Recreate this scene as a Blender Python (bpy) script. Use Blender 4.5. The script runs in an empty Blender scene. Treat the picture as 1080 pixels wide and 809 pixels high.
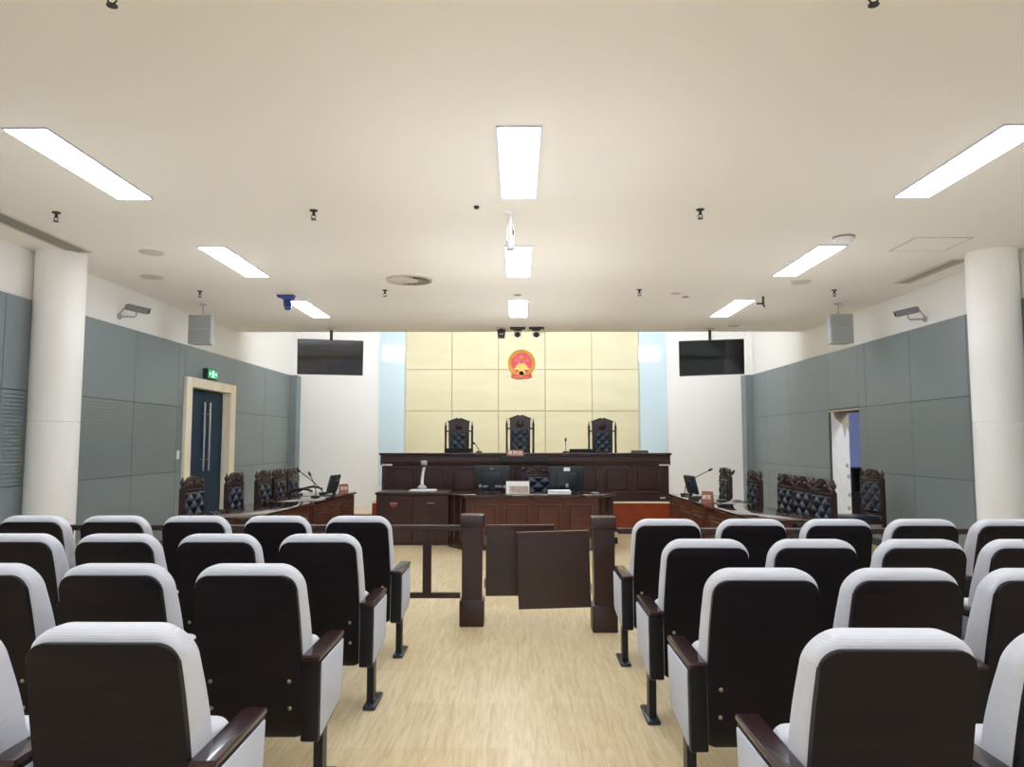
import bpy, bmesh, math, random
from mathutils import Vector, Matrix
random.seed(7)
C = bpy.context.scene.collection
R = math.radians
PI = math.pi

# ------------------------------------------------------------------ materials
def lin(c):
    out = []
    for v in c[:3]:
        v /= 255.0
        out.append(v / 12.92 if v <= 0.04045 else ((v + 0.055) / 1.055) ** 2.4)
    return (*out, 1.0)

def mat(name, col, rough=0.5, metal=0.0, emit=0.0, ecol=None, bump=None, grain=None, coat=0.0, spec=0.5):
    """bump = (scale, strength, distance); grain = (second colour, (sx, sy, sz) scale)"""
    m = bpy.data.materials.new(name)
    m.use_nodes = True
    nt = m.node_tree
    b = nt.nodes['Principled BSDF']
    b.inputs['Base Color'].default_value = lin(col)
    b.inputs['Roughness'].default_value = rough
    b.inputs['Metallic'].default_value = metal
    b.inputs['Coat Weight'].default_value = coat
    b.inputs['Specular IOR Level'].default_value = spec
    if emit:
        b.inputs['Emission Color'].default_value = lin(ecol or col)
        b.inputs['Emission Strength'].default_value = emit
    tc = nt.nodes.new('ShaderNodeTexCoord')
    if grain:
        mp = nt.nodes.new('ShaderNodeMapping')
        mp.inputs['Scale'].default_value = grain[1]
        nz = nt.nodes.new('ShaderNodeTexNoise')
        nz.inputs['Scale'].default_value = 1.0
        nz.inputs['Detail'].default_value = 5
        nz.inputs['Distortion'].default_value = 0.6
        rp = nt.nodes.new('ShaderNodeValToRGB')
        rp.color_ramp.elements[0].position = 0.32
        rp.color_ramp.elements[0].color = lin(col)
        rp.color_ramp.elements[1].position = 0.68
        rp.color_ramp.elements[1].color = lin(grain[0])
        nt.links.new(tc.outputs['Object'], mp.inputs['Vector'])
        nt.links.new(mp.outputs['Vector'], nz.inputs['Vector'])
        nt.links.new(nz.outputs['Fac'], rp.inputs['Fac'])
        nt.links.new(rp.outputs['Color'], b.inputs['Base Color'])
    if bump:
        n2 = nt.nodes.new('ShaderNodeTexNoise')
        n2.inputs['Scale'].default_value = bump[0]
        n2.inputs['Detail'].default_value = 3
        bp = nt.nodes.new('ShaderNodeBump')
        bp.inputs['Strength'].default_value = bump[1]
        bp.inputs['Distance'].default_value = bump[2]
        nt.links.new(tc.outputs['Object'], n2.inputs['Vector'])
        nt.links.new(n2.outputs['Fac'], bp.inputs['Height'])
        nt.links.new(bp.outputs['Normal'], b.inputs['Normal'])
    return m

def floor_material():
    m = bpy.data.materials.new('floor_vinyl')
    m.use_nodes = True
    nt = m.node_tree
    b = nt.nodes['Principled BSDF']
    N = nt.nodes.new
    tc = N('ShaderNodeTexCoord')
    # streaky figure that runs along the aisle
    mp = N('ShaderNodeMapping'); mp.inputs['Scale'].default_value = (34, 2.6, 1)
    nz = N('ShaderNodeTexNoise'); nz.inputs['Scale'].default_value = 1.0
    nz.inputs['Detail'].default_value = 6; nz.inputs['Roughness'].default_value = 0.6; nz.inputs['Distortion'].default_value = 1.1
    rp = N('ShaderNodeValToRGB')
    e = rp.color_ramp.elements
    e[0].position = 0.34; e[0].color = lin((207, 187, 155))
    e[1].position = 0.62; e[1].color = lin((228, 215, 184))
    q = e.new(0.47); q.color = lin((218, 202, 168))
    # square tiles, each slightly different in tone
    bk = N('ShaderNodeTexBrick')
    bk.inputs['Scale'].default_value = 1.0
    bk.offset = 0.0
    bk.inputs['Brick Width'].default_value = 0.62
    bk.inputs['Row Height'].default_value = 0.62
    bk.inputs['Mortar Size'].default_value = 0.0016
    bk.inputs['Mortar Smooth'].default_value = 0.4
    bk.inputs['Color1'].default_value = lin((255, 250, 240))
    bk.inputs['Color2'].default_value = lin((248, 238, 216))
    bk.inputs['Mortar'].default_value = lin((232, 222, 204))
    mx = N('ShaderNodeMix'); mx.data_type = 'RGBA'; mx.blend_type = 'MULTIPLY'
    mx.inputs[0].default_value = 1.0
    L = nt.links.new
    L(tc.outputs['Object'], mp.inputs['Vector']); L(mp.outputs['Vector'], nz.inputs['Vector'])
    L(nz.outputs['Fac'], rp.inputs['Fac'])
    L(tc.outputs['Object'], bk.inputs['Vector'])
    L(rp.outputs['Color'], mx.inputs[6]); L(bk.outputs['Color'], mx.inputs[7])
    L(mx.outputs[2], b.inputs['Base Color'])
    b.inputs['Roughness'].default_value = 0.33
    b.inputs['Specular IOR Level'].default_value = 0.4
    return m

def ribbed_fabric(name, col):
    m = bpy.data.materials.new(name)
    m.use_nodes = True
    nt = m.node_tree
    b = nt.nodes['Principled BSDF']
    b.inputs['Base Color'].default_value = lin(col)
    b.inputs['Roughness'].default_value = 0.95
    b.inputs['Specular IOR Level'].default_value = 0.1
    b.inputs['Sheen Weight'].default_value = 0.15
    tc = nt.nodes.new('ShaderNodeTexCoord')
    wv = nt.nodes.new('ShaderNodeTexWave')
    wv.bands_direction = 'Z'
    wv.inputs['Scale'].default_value = 42
    wv.inputs['Distortion'].default_value = 0.6
    bp = nt.nodes.new('ShaderNodeBump')
    bp.inputs['Strength'].default_value = 0.35
    bp.inputs['Distance'].default_value = 0.002
    nt.links.new(tc.outputs['Object'], wv.inputs['Vector'])
    nt.links.new(wv.outputs['Fac'], bp.inputs['Height'])
    nt.links.new(bp.outputs['Normal'], b.inputs['Normal'])
    return m

def glass_mat():
    m = bpy.data.materials.new('window_glass')
    m.use_nodes = True
    nt = m.node_tree
    nt.nodes.remove(nt.nodes['Principled BSDF'])
    tr = nt.nodes.new('ShaderNodeBsdfTransparent')
    gl = nt.nodes.new('ShaderNodeBsdfGlossy'); gl.inputs['Roughness'].default_value = 0.02
    mx = nt.nodes.new('ShaderNodeMixShader'); mx.inputs[0].default_value = 0.08
    nt.links.new(tr.outputs[0], mx.inputs[1]); nt.links.new(gl.outputs[0], mx.inputs[2])
    nt.links.new(mx.outputs[0], nt.nodes['Material Output'].inputs[0])
    return m

M = {
    'floor': floor_material(),
    'ceiling': mat('ceiling_paint', (243, 237, 228), 0.6, spec=0.5),
    'white_wall': mat('white_wall_paint', (245, 243, 238), 0.85, spec=0.2),
    'grey_panel': mat('grey_wall_panel', (124, 134, 135), 0.4, spec=0.45),
    'grey_gap': mat('panel_gap', (70, 74, 73), 0.8),
    'column': mat('column_paint', (244, 242, 236), 0.7, grain=((237, 234, 226), (3, 3, 0.6)), spec=0.3),
    'stone': mat('cream_stone', (220, 213, 180), 0.5, grain=((213, 205, 168), (0.7, 0.7, 3.0)), spec=0.3),
    'stone_joint': mat('stone_joint', (168, 160, 118), 0.8),
    'door_stone': mat('door_frame_stone', (248, 238, 214), 0.55, grain=((240, 228, 200), (3, 3, 1)), spec=0.3),
    'blue_glass': mat('pale_blue_glass', (208, 227, 233), 0.06, spec=0.7),
    'door_blue': mat('slate_blue_door', (36, 55, 74), 0.6, spec=0.15),
    'steel': mat('brushed_steel', (190, 192, 195), 0.3, 0.9),
    'dark_wood': mat('dark_wood', (48, 27, 26), 0.3, grain=((62, 35, 31), (3, 3, 22)), spec=0.5),
    'desk_wood': mat('red_brown_wood', (92, 51, 37), 0.28, grain=((74, 40, 30), (3, 3, 14)), spec=0.5),
    'top_wood': mat('polished_dark_wood', (60, 34, 29), 0.08, grain=((46, 26, 23), (2, 9, 2)), coat=0.5),
    'gate_wood': mat('espresso_wood', (52, 31, 27), 0.34, grain=((42, 25, 22), (4, 4, 20)), spec=0.5),
    'cherry': mat('cherry_wood', (150, 62, 26), 0.3, grain=((132, 50, 22), (4, 4, 12))),
    'nosing': mat('pale_nosing', (240, 216, 176), 0.35),
    'shell': mat('seat_back_veneer', (18, 15, 21), 0.38, grain=((26, 20, 24), (2, 2, 16)), spec=0.2),
    'arm_black': mat('arm_black', (15, 15, 17), 0.45, spec=0.3),
    'arm_wood': mat('arm_cap_wood', (44, 22, 24), 0.25, coat=0.3),
    'fabric': ribbed_fabric('pale_grey_fabric', (212, 213, 217)),
    'side_fabric': mat('side_fabric', (200, 203, 211), 0.95, bump=(300, 0.2, 0.001), spec=0.1),
    'foot_metal': mat('foot_metal', (62, 66, 70), 0.35, 0.7),
    'leg_metal': mat('leg_metal', (22, 24, 26), 0.4, 0.3),
    'bolt': mat('bolt_metal', (150, 140, 120), 0.3, 0.9),
    'leather': mat('blue_black_leather', (25, 36, 50), 0.3, spec=0.6),
    'leather_green': mat('teal_black_leather', (30, 46, 54), 0.32, spec=0.6),
    'carved': mat('carved_wood', (40, 23, 22), 0.34, grain=((52, 29, 26), (10, 10, 30))),
    'carved_grey': mat('carved_grey_wood', (62, 44, 46), 0.34),
    'black': mat('black_plastic', (18, 19, 22), 0.35),
    'screen': mat('tv_screen', (12, 13, 17), 0.06, spec=0.6),
    'mon_back': mat('monitor_back', (34, 42, 50), 0.4),
    'white_plastic': mat('white_plastic', (236, 236, 234), 0.35),
    'paper': mat('paper', (246, 246, 242), 0.8),
    'grey_metal': mat('grey_speaker', (178, 180, 179), 0.5),
    'grey_grill': mat('speaker_grille', (158, 160, 160), 0.6, bump=(400, 0.4, 0.001)),
    'dark_metal': mat('dark_metal', (54, 54, 56), 0.4, 0.6),
    'grey_case': mat('grey_case', (120, 120, 122), 0.4),
    'silver': mat('silver_plastic', (170, 172, 174), 0.35, 0.4),
    'blue': mat('blue_plastic', (44, 66, 138), 0.35),
    'gold': mat('gold', (206, 160, 66), 0.32, 0.7),
    'gold_paint': mat('gold_paint', (226, 184, 84), 0.45),
    'red': mat('emblem_red', (186, 26, 44), 0.4),
    'drape_red': mat('drape_red', (196, 44, 40), 0.45),
    'plate_wood': mat('plate_wood', (146, 84, 62), 0.4),
    'plate_pale': mat('plate_pale', (206, 192, 172), 0.5),
    'plate_letter': mat('plate_letter', (250, 236, 214), 0.5),
    'brown_letter': mat('brown_letter', (146, 112, 88), 0.5),
    'red_letter': mat('rust_letter', (190, 92, 60), 0.5),
    'exit_green': mat('exit_green', (10, 150, 92), 0.4, emit=0.6, ecol=(10, 170, 100)),
    'exit_white': mat('exit_white', (225, 255, 240), 0.4, emit=.8),
    'exit_case': mat('exit_case', (16, 52, 42), 0.5),
    'lamp': mat('lamp_diffuser', (255, 255, 255), 0.5, emit=18.0, ecol=(228, 237, 255)),
    'washer': mat('washer_diffuser', (255, 255, 255), 0.5, emit=28.0, ecol=(236, 243, 255)),
    'lamp_frame': mat('lamp_frame', (196, 194, 214), 0.5),
    'vent_white': mat('vent_white', (206, 197, 180), 0.6),
    'vent_grey': mat('vent_grey', (152, 147, 136), 0.6),
    'vent_dark': mat('vent_dark', (74, 66, 64), 0.7),
    'disc_grey': mat('ceiling_disc', (206, 196, 180), 0.7),
    'lavender': mat('lavender_wall', (150, 160, 196), 0.8),
    'plaster': mat('bare_plaster', (242, 240, 232), 0.9, grain=((232, 228, 216), (6, 6, 3)), bump=(14, 0.3, 0.02)),
    'torn': mat('torn_plaster', (192, 176, 148), 0.9, bump=(20, 0.4, 0.02)),
    'glass': glass_mat(),
}

# ------------------------------------------------------------------ mesh builder
class MB:
    def __init__(self):
        self.bm = bmesh.new()
        self.slot = 0

    def _tag(self, faces):
        for f in faces:
            f.material_index = self.slot

    def _bev(self, vs, bevel, seg):
        if bevel > 0:
            es = list({e for v in vs for e in v.link_edges})
            bmesh.ops.bevel(self.bm, geom=es, offset=bevel, segments=seg, affect='EDGES', profile=0.5, clamp_overlap=True)

    def box(self, x0, x1, y0, y1, z0, z1, bevel=0, seg=2, mtx=None):
        r = bmesh.ops.create_cube(self.bm, size=1)
        vs = r['verts']
        for v in vs:
            v.co = Vector(((x0 + x1) / 2 + v.co.x * (x1 - x0), (y0 + y1) / 2 + v.co.y * (y1 - y0), (z0 + z1) / 2 + v.co.z * (z1 - z0)))
            if mtx is not None:
                v.co = mtx @ v.co
        self._tag({f for v in vs for f in v.link_faces})
        self._bev(vs, bevel, seg)
        return self

    def prism(self, pts, axis, a0, a1, bevel=0, seg=2):
        def P(p, a):
            if axis == 'y': return Vector((p[0], a, p[1]))
            if axis == 'x': return Vector((a, p[0], p[1]))
            return Vector((p[0], p[1], a))
        bm = self.bm
        A = [bm.verts.new(P(p, a0)) for p in pts]
        Bv = [bm.verts.new(P(p, a1)) for p in pts]
        n = len(pts)
        fs = [bm.faces.new(A), bm.faces.new(Bv[::-1])]
        cap = [e for f in fs for e in f.edges]
        for i in range(n):
            j = (i + 1) % n
            fs.append(bm.faces.new((A[j], A[i], Bv[i], Bv[j])))
        self._tag(fs)
        if bevel > 0:
            bmesh.ops.bevel(bm, geom=cap, offset=bevel, segments=seg, affect='EDGES', profile=0.5, clamp_overlap=True)
        return self

    def loft(self, rings):
        """rings of equal point count, each (y, [(x, z), ...]), joined into a closed body"""
        bm = self.bm
        vr = [[bm.verts.new((p[0], y, p[1])) for p in pts] for y, pts in rings]
        fs = [bm.faces.new(vr[0]), bm.faces.new(vr[-1][::-1])]
        for a, b in zip(vr, vr[1:]):
            for k in range(len(a)):
                l = (k + 1) % len(a)
                fs.append(bm.faces.new((a[l], a[k], b[k], b[l])))
        self._tag(fs)
        return self

    def tube(self, pts, r, seg=8, cap=True):
        bm = self.bm
        pts = [Vector(p) for p in pts]
        rr = r if isinstance(r, (list, tuple)) else [r] * len(pts)
        rings = []
        up = None
        for i, p in enumerate(pts):
            d = (pts[min(i + 1, len(pts) - 1)] - pts[max(i - 1, 0)]).normalized()
            if up is None:
                up = Vector((0, 0, 1)) if abs(d.z) < 0.9 else Vector((0, 1, 0))
            s = d.cross(up).normalized()
            up = s.cross(d).normalized()
            rings.append([bm.verts.new(p + (s * math.cos(2 * PI * k / seg) + up * math.sin(2 * PI * k / seg)) * rr[i]) for k in range(seg)])
        fs = []
        for a, b in zip(rings, rings[1:]):
            for k in range(seg):
                l = (k + 1) % seg
                fs.append(bm.faces.new((a[k], a[l], b[l], b[k])))
        if cap:
            fs.append(bm.faces.new(rings[0][::-1])); fs.append(bm.faces.new(rings[-1]))
        self._tag(fs)
        return self

    def lathe(self, prof, c=(0, 0, 0), seg=24, axis='z'):
        bm = self.bm
        rings = []
        for (r, h) in prof:
            ring = []
            for k in range(seg):
                a = 2 * PI * k / seg
                u, v = max(r, 1e-4) * math.cos(a), max(r, 1e-4) * math.sin(a)
                p = (u, v, h) if axis == 'z' else (u, h, v) if axis == 'y' else (h, u, v)
                ring.append(bm.verts.new(Vector(p) + Vector(c)))
            rings.append(ring)
        fs = []
        for a, b in zip(rings, rings[1:]):
            for k in range(seg):
                l = (k + 1) % seg
                fs.append(bm.faces.new((a[k], a[l], b[l], b[k])))
        fs.append(bm.faces.new(rings[0][::-1])); fs.append(bm.faces.new(rings[-1]))
        self._tag(fs)
        return self

    def ball(self, c, r, sc=(1, 1, 1), u=12, v=8, mtx=None):
        r_ = bmesh.ops.create_uvsphere(self.bm, u_segments=u, v_segments=v, radius=r)
        for w in r_['verts']:
            p = Vector((w.co.x * sc[0], w.co.y * sc[1], w.co.z * sc[2]))
            if mtx is not None: p = mtx @ p
            w.co = p + Vector(c)
        self._tag({f for w in r_['verts'] for f in w.link_faces})
        return self

    def quad_grid(self, fn, nu, nv):
        bm = self.bm
        g = [[bm.verts.new(fn(i / nu, j / nv)) for i in range(nu + 1)] for j in range(nv + 1)]
        fs = []
        for j in range(nv):
            for i in range(nu):
                fs.append(bm.faces.new((g[j][i], g[j][i + 1], g[j + 1][i + 1], g[j + 1][i])))
        self._tag(fs)
        return self

    def slice_z(self, zs):
        for z in zs:
            bmesh.ops.bisect_plane(self.bm, geom=self.bm.verts[:] + self.bm.edges[:] + self.bm.faces[:], plane_co=(0, 0, z), plane_no=(0, 0, 1))
        return self

    def deform(self, fn):
        for v in self.bm.verts:
            v.co = fn(v.co)
        return self

    def build(self, name, mats, parent=None, smooth=35):
        bm = self.bm
        bmesh.ops.recalc_face_normals(bm, faces=bm.faces[:])
        me = bpy.data.meshes.new(name)
        bm.to_mesh(me); bm.free()
        for m in (mats if isinstance(mats, (list, tuple)) else [mats]):
            me.materials.append(m)
        if smooth:
            me.polygons.foreach_set('use_smooth', [True] * len(me.polygons))
            me.set_sharp_from_angle(angle=R(smooth))
        o = bpy.data.objects.new(name, me)
        C.objects.link(o)
        if parent: o.parent = parent
        return o

def tag(o, label, cat, group=None):
    o['label'] = label; o['category'] = cat
    if group: o['group'] = group
    return o

def thing(name, label, cat, loc=(0, 0, 0), rz=0.0, group=None):
    o = bpy.data.objects.new(name, None)
    o.empty_display_size = 0.1
    C.objects.link(o)
    o.location = loc; o.rotation_euler = (0, 0, rz)
    return tag(o, label, cat, group)

def struct(o):
    o['kind'] = 'structure'
    return o

def dup(src, loc, rz, label, group=None):
    def rec(o, parent):
        c = o.copy(); C.objects.link(c); c.parent = parent
        for ch in list(o.children):
            rec(ch, c)
        return c
    r = rec(src, None)
    r.location = loc; r.rotation_euler = (0, 0, rz)
    r['label'] = label
    if group: r['group'] = group
    return r

def rrect(x0, x1, z0, z1, rb, rt, n=6):
    pts = []
    for (cx, cz, r, a0) in ((x1 - rb, z0 + rb, rb, -90), (x1 - rt, z1 - rt, rt, 0), (x0 + rt, z1 - rt, rt, 90), (x0 + rb, z0 + rb, rb, 180)):
        if r <= 0:
            pts.append((cx, cz)); continue
        for k in range(n + 1):
            a = R(a0 + 90 * k / n)
            pts.append((cx + r * math.cos(a), cz + r * math.sin(a)))
    return pts

def text_mesh(body, size, depth, name, m, parent, loc, rot=(PI / 2, 0, 0), xs=1.0):
    cu = bpy.data.curves.new(name, 'FONT')
    cu.body = body; cu.size = size; cu.extrude = depth
    cu.align_x = 'CENTER'; cu.align_y = 'CENTER'
    t = bpy.data.objects.new(name, cu)
    C.objects.link(t)
    dg = bpy.context.evaluated_depsgraph_get()
    me = bpy.data.meshes.new_from_object(t.evaluated_get(dg))
    bpy.data.objects.remove(t)
    me.materials.clear(); me.materials.append(m)
    o = bpy.data.objects.new(name, me)
    C.objects.link(o)
    o.parent = parent; o.location = loc; o.rotation_euler = rot; o.scale = (xs, 1, 1)
    return o

# ------------------------------------------------------------------ dimensions of the room
XL, XR = -5.12, 5.25          # plaster walls
CEIL = 3.5
CEND = 13.35                  # the low ceiling stops here, the bench end is higher
HIGH = 4.75
YB = 16.6                     # end wall
YR = -4.2                     # wall behind the public seats
PT = 2.97                     # top of the grey panelling

# ------------------------------------------------------------------ the setting
b = MB(); b.box(XL - 0.3, XR + 3.2, YR - 0.3, YB + 0.3, -0.2, 0)
struct(b.build('floor', M['floor']))

b = MB(); b.box(XL - 0.2, XR + 0.2, YR - 0.2, CEND, CEIL, CEIL + 0.12)
b.box(XL - 0.2, XR + 0.2, CEND - 0.15, CEND, CEIL + .12, HIGH)
b.box(XL - 0.2, XR + 0.2, CEND - 0.15, YB + 0.3, HIGH, HIGH + 0.12)
struct(b.build('ceiling', M['ceiling'], smooth=0))

# left wall with the door recess
DY0, DY1, DZ = 11.3, 12.82, 2.34
b = MB()
b.box(XL - 0.2, XL, YR, DY0 - .03, 0, HIGH); b.box(XL - 0.2, XL, DY1 + .03, YB + 0.2, 0, HIGH); b.box(XL - 0.2, XL, DY0 - .03, DY1 + .03, DZ + .03, HIGH)
b.box(XL - 0.24, XL - 0.2, DY0 - .03, DY1 + .03, 0, DZ + .03)
struct(b.build('wall_left', M['white_wall'], smooth=0))
# right wall with an open doorway, its far jamb bare plaster
OY0, OY1, OZ = 11.24, 12.27, 1.98
b = MB()
b.box(XR, XR + 0.25, YR, OY0, 0, HIGH); b.box(XR, XR + 0.25, OY1, YB + 0.2, 0, HIGH); b.box(XR, XR + 0.25, OY0, OY1, OZ, HIGH)
struct(b.build('wall_right', M['white_wall'], smooth=0))

# rear wall behind the seats, two wide windows
b = MB()
wz0, wz1 = 0.3, 3.2
b.box(XL, XR, YR - 0.2, YR, 0, wz0); b.box(XL, XR, YR - 0.2, YR, wz1, CEIL)
for x0, x1 in ((XL, -3.6), (-0.5, 0.5), (3.6, XR)):
    b.box(x0, x1, YR - 0.2, YR, wz0, wz1)
struct(b.build('wall_rear', M['white_wall'], smooth=0))
for n, (x0, x1) in enumerate(((-3.6, -0.5), (0.5, 3.6)), 1):
    b = MB()
    for xa, xb, za, zb in ((x0, x1, wz0, wz0 + .06), (x0, x1, wz1 - .06, wz1), (x0, x0 + .06, wz0 + .06, wz1 - .06), (x1 - .06, x1, wz0 + .06, wz1 - .06),
                           ((x0 + x1) / 2 - .04, (x0 + x1) / 2 + .04, wz0 + .06, wz1 - .06)):
        b.box(xa, xb, YR - 0.16, YR - 0.08, za, zb)
    w = struct(b.build('window_%d' % n, M['white_plastic'], smooth=0))
    g = MB(); g.box(x0 + .06, x1 - .06, YR - 0.13, YR - 0.12, wz0 + .06, wz1 - .06)
    g.build('window_pane', M['glass'], w, smooth=0)

# grey panelling: plain boards above and below a band of ribbed boards, thin gaps between boards
def panelling(side):
    X = XL if side < 0 else XR
    def bx(mb, y0, y1, z0, z1, t0, t1, bevel=0):
        a, c = (X + t0, X + t1) if side < 0 else (X - t1, X - t0)
        mb.box(a, c, y0, y1, z0, z1, bevel, 1)
    b = MB()
    if side < 0:
        hole = (11.12, 13.04, 2.48)
        seams = [-2.84, -1.59, -.34, .91, 2.16, 3.41, 4.66, 5.91, 7.16, 8.41, 9.66, 10.91, 11.12, 13.04, 14.66, 16.28]
    else:
        hole = (OY0 - 0.0, OY1 + 0.05, OZ)
        seams = [-2.76, -1.51, -.26, .99, 2.24, 3.49, 4.74, 5.99, 7.24, 8.49, 9.74, 10.99, OY0, OY1 + 0.05, 14.1, 15.4, 16.28]
    ys = [YR] + seams
    G = 0.004
    for y0, y1 in zip(ys, ys[1:]):
        inside = y0 >= hole[0] - 1e-3 and y1 <= hole[1] + 1e-3
        b.slot = 0
        if inside:
            bx(b, y0 + G, y1 - G, max(2.03, hole[2]) + (0 if side > 0 else 0.0), PT, 0.0, 0.05)
            continue
        for z0, z1 in ((0.0, 1.05), (2.02, PT)):
            bx(b, y0 + G, y1 - G, z0 + (G if z0 > 0 else 0), z1 - (G if z1 < PT else 0), 0.0, 0.05)
        if y1 < 11.2 or (side > 0 and y1 < OY0 + .01):
            n = 24
            h = (2.02 - 1.05) / n
            bx(b, y0 + G, y1 - G, 1.05 + G, 2.02 - G, 0.0, 0.04)
            for k in range(n):
                bx(b, y0 + G, y1 - G, 1.05 + G + k * h * 0.99, 1.05 + G + k * h * 0.99 + h * 0.74, 0.04, 0.05)
        else:
            bx(b, y0 + G, y1 - G, 1.05 + G, 2.02 - G, 0.0, 0.05)
    # the return at the bench end
    bx(b, 16.28, YB, 0, PT, 0.0, 0.2)
    b.slot = 1
    for y0, y1, z0, z1 in ((YR, hole[0] - .02, 0, PT - .02), (hole[1] + .02, 16.2, 0, PT - .02), (hole[0], hole[1], hole[2] + .02, PT - .02)):
        bx(b, y0, y1, z0, z1, 0.0, 0.036)
    return struct(b.build('trim_1' if side < 0 else 'trim_2', [M['grey_panel'], M['grey_gap']], smooth=0))
panelling(-1); panelling(1)
# white pilasters over the panelled returns
for s, X in ((-1, XL), (1, XR)):
    b = MB(); b.box(min(X, X - s * .12), max(X, X - s * .12), 16.35, YB, PT, HIGH)
    struct(b.build('trim_3' if s < 0 else 'trim_4', M['white_wall'], smooth=0))

# end wall: white plaster, cream stone in the middle, blue glass strips between
b = MB(); b.box(XL - .2, XR + .2, YB, YB + .2, 0, HIGH)
struct(b.build('wall_back', M['white_wall'], smooth=0))
SX0, SX1 = -2.54, 2.73
b = MB(); b.slot = 1
b.box(SX0, SX1, YB - .03, YB, 0.5, HIGH)
b.slot = 0
cw = (SX1 - SX0) / 5
zr = [0.5, 1.24, 2.18, 3.12, 4.02, HIGH]
for i in range(5):
    for z0, z1 in zip(zr, zr[1:]):
        b.box(SX0 + i * cw + .007, SX0 + (i + 1) * cw - .007, YB - .05, YB - .03, z0 + .007, z1 - .007, .004, 1)
struct(b.build('trim_5', [M['stone'], M['stone_joint']], smooth=0))
for n, (x0, x1) in ((6, (-3.13, -2.56)), (7, (2.75, 3.36))):
    b = MB(); b.box(x0, x1, YB - .04, YB, 0.5, HIGH)
    struct(b.build('trim_%d' % n, M['blue_glass'], smooth=0))

# baseboard of the grey walls
for nm, x0, x1 in (('baseboard_left', XL + .05, XL + .065), ('baseboard_right', XR - .065, XR - .05)):
    b = MB()
    for y0, y1 in ((YR, 11.1 if x0 < 0 else OY0), (13.06 if x0 < 0 else OY1 + .05, 16.28)):
        b.box(x0, x1, y0, y1, 0, .1)
    struct(b.build(nm, M['grey_gap'], smooth=0))

# round columns built against the side walls
for n, x in ((1, -4.88), (2, 5.02)):
    b = MB(); b.lathe([(.242, 0), (.242, 1.695), (.236, 1.698), (.236, 1.704), (.242, 1.707), (.242, CEIL - .002)], (x, 7.7, 0), 48)
    o = b.build('column', M['column'])
    struct(o)
    tag(o, 'round pale column against the grey wall on the cream-framed door side' if n == 1 else 'round pale column against the grey wall on the open doorway side', 'column')

# platform under the bench with its cherry riser, and the lower step beside it
b = MB(); b.box(-2.43, 2.75, 12.4, YB - .05, 0, .48); b.slot = 1
b.box(-2.43, 2.75, 12.37, 12.4, .06, .46); b.slot = 2; b.box(-2.44, 2.76, 12.36, YB - .05, .47, .5)
b.slot = 3; b.box(-2.43, 2.75, 12.36, 12.4, 0, .06)
platform = struct(b.build('floor_platform', [M['gate_wood'], M['cherry'], M['nosing'], M['dark_wood']], smooth=0))
b = MB(); b.box(-3.4, -2.45, 12.4, 13.6, 0, .29); b.slot = 1; b.box(-3.4, -2.45, 12.37, 12.4, 0, .28)
b.slot = 2; b.box(-3.41, -2.445, 12.36, 13.6, .285, .305)
struct(b.build('floor_step', [M['gate_wood'], M['cherry'], M['nosing']], smooth=0))

# door in the left wall
b = MB()
fx0, fx1 = XL - .05, XL + .1
b.box(fx0, fx1, 11.1, 11.3, 0, 2.49, .008, 1); b.box(fx0, fx1, 12.82, 13.05, 0, 2.49, .008, 1); b.box(fx0, fx1, 11.3, 12.82, 2.34, 2.49, .008, 1)
d1 = struct(b.build('door_1', M['door_stone'], smooth=0))
for k, (y0, y1) in enumerate(((11.302, 12.098), (12.102, 12.818))):
    b = MB(); b.box(XL - .1, XL - .05, y0, y1, .005, 2.335, .004, 1)
    leaf = b.build('door_leaf', M['door_blue'], d1, smooth=0)
    yc = 12.0 if k == 0 else 12.21
    h = MB(); h.tube([(XL - .005, yc, 1.02), (XL - .005, yc, 2.14)], .016, 12)
    for z in (1.2, 1.95):
        h.tube([(XL - .05, yc, z), (XL - .005, yc, z)], .009, 8)
    h.build('door_handle', M['steel'], leaf)

# open doorway in the right wall: dark edge strip, bare jamb, soffit, and the room beyond
b = MB()
b.box(XR - .05, XR + .25, OY1 - .005, OY1 + .045, 0, OZ); b.slot = 1
b.box(XR - .06, XR - .045, OY1 - .012, OY1 + .05, 0, OZ)
b.slot = 2
b.prism([(XR + .0, OZ), (XR + .25, OZ), (XR + .25, OZ - .34), (XR + .21, OZ - .22), (XR + .18, OZ - .42), (XR + .14, OZ - .2), (XR + .02, OZ - .09)], 'y', OY1 - .012, OY1 - .004)
b.slot = 2; b.box(XR - .05, XR + .25, OY0, OY1 + .045, OZ, OZ + .03)
for z, xx in ((.92, .22), (.62, .225), (1.1, .2), (.4, .21)):
    b.ball((XR + xx, OY1 - .004, z), .03, (1, .2, 1.3), 8, 6)
struct(b.build('door_2', [M['plaster'], M['black'], M['torn']], smooth=0))
b = MB()
b.box(XR + 2.6, XR + 2.7, 10.2, 16, 0, 2.8); b.box(XR + .25, XR + 2.7, 15.9, 16, 0, 2.8); b.box(XR + .25, XR + 2.7, 10.1, 10.2, 0, 2.8)
struct(b.build('wall_passage', M['lavender'], smooth=0))
b = MB(); b.box(XR + .25, XR + 2.7, 10.1, 16, 2.8, 2.9)
struct(b.build('ceiling_passage', M['white_wall'], smooth=0))

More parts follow.
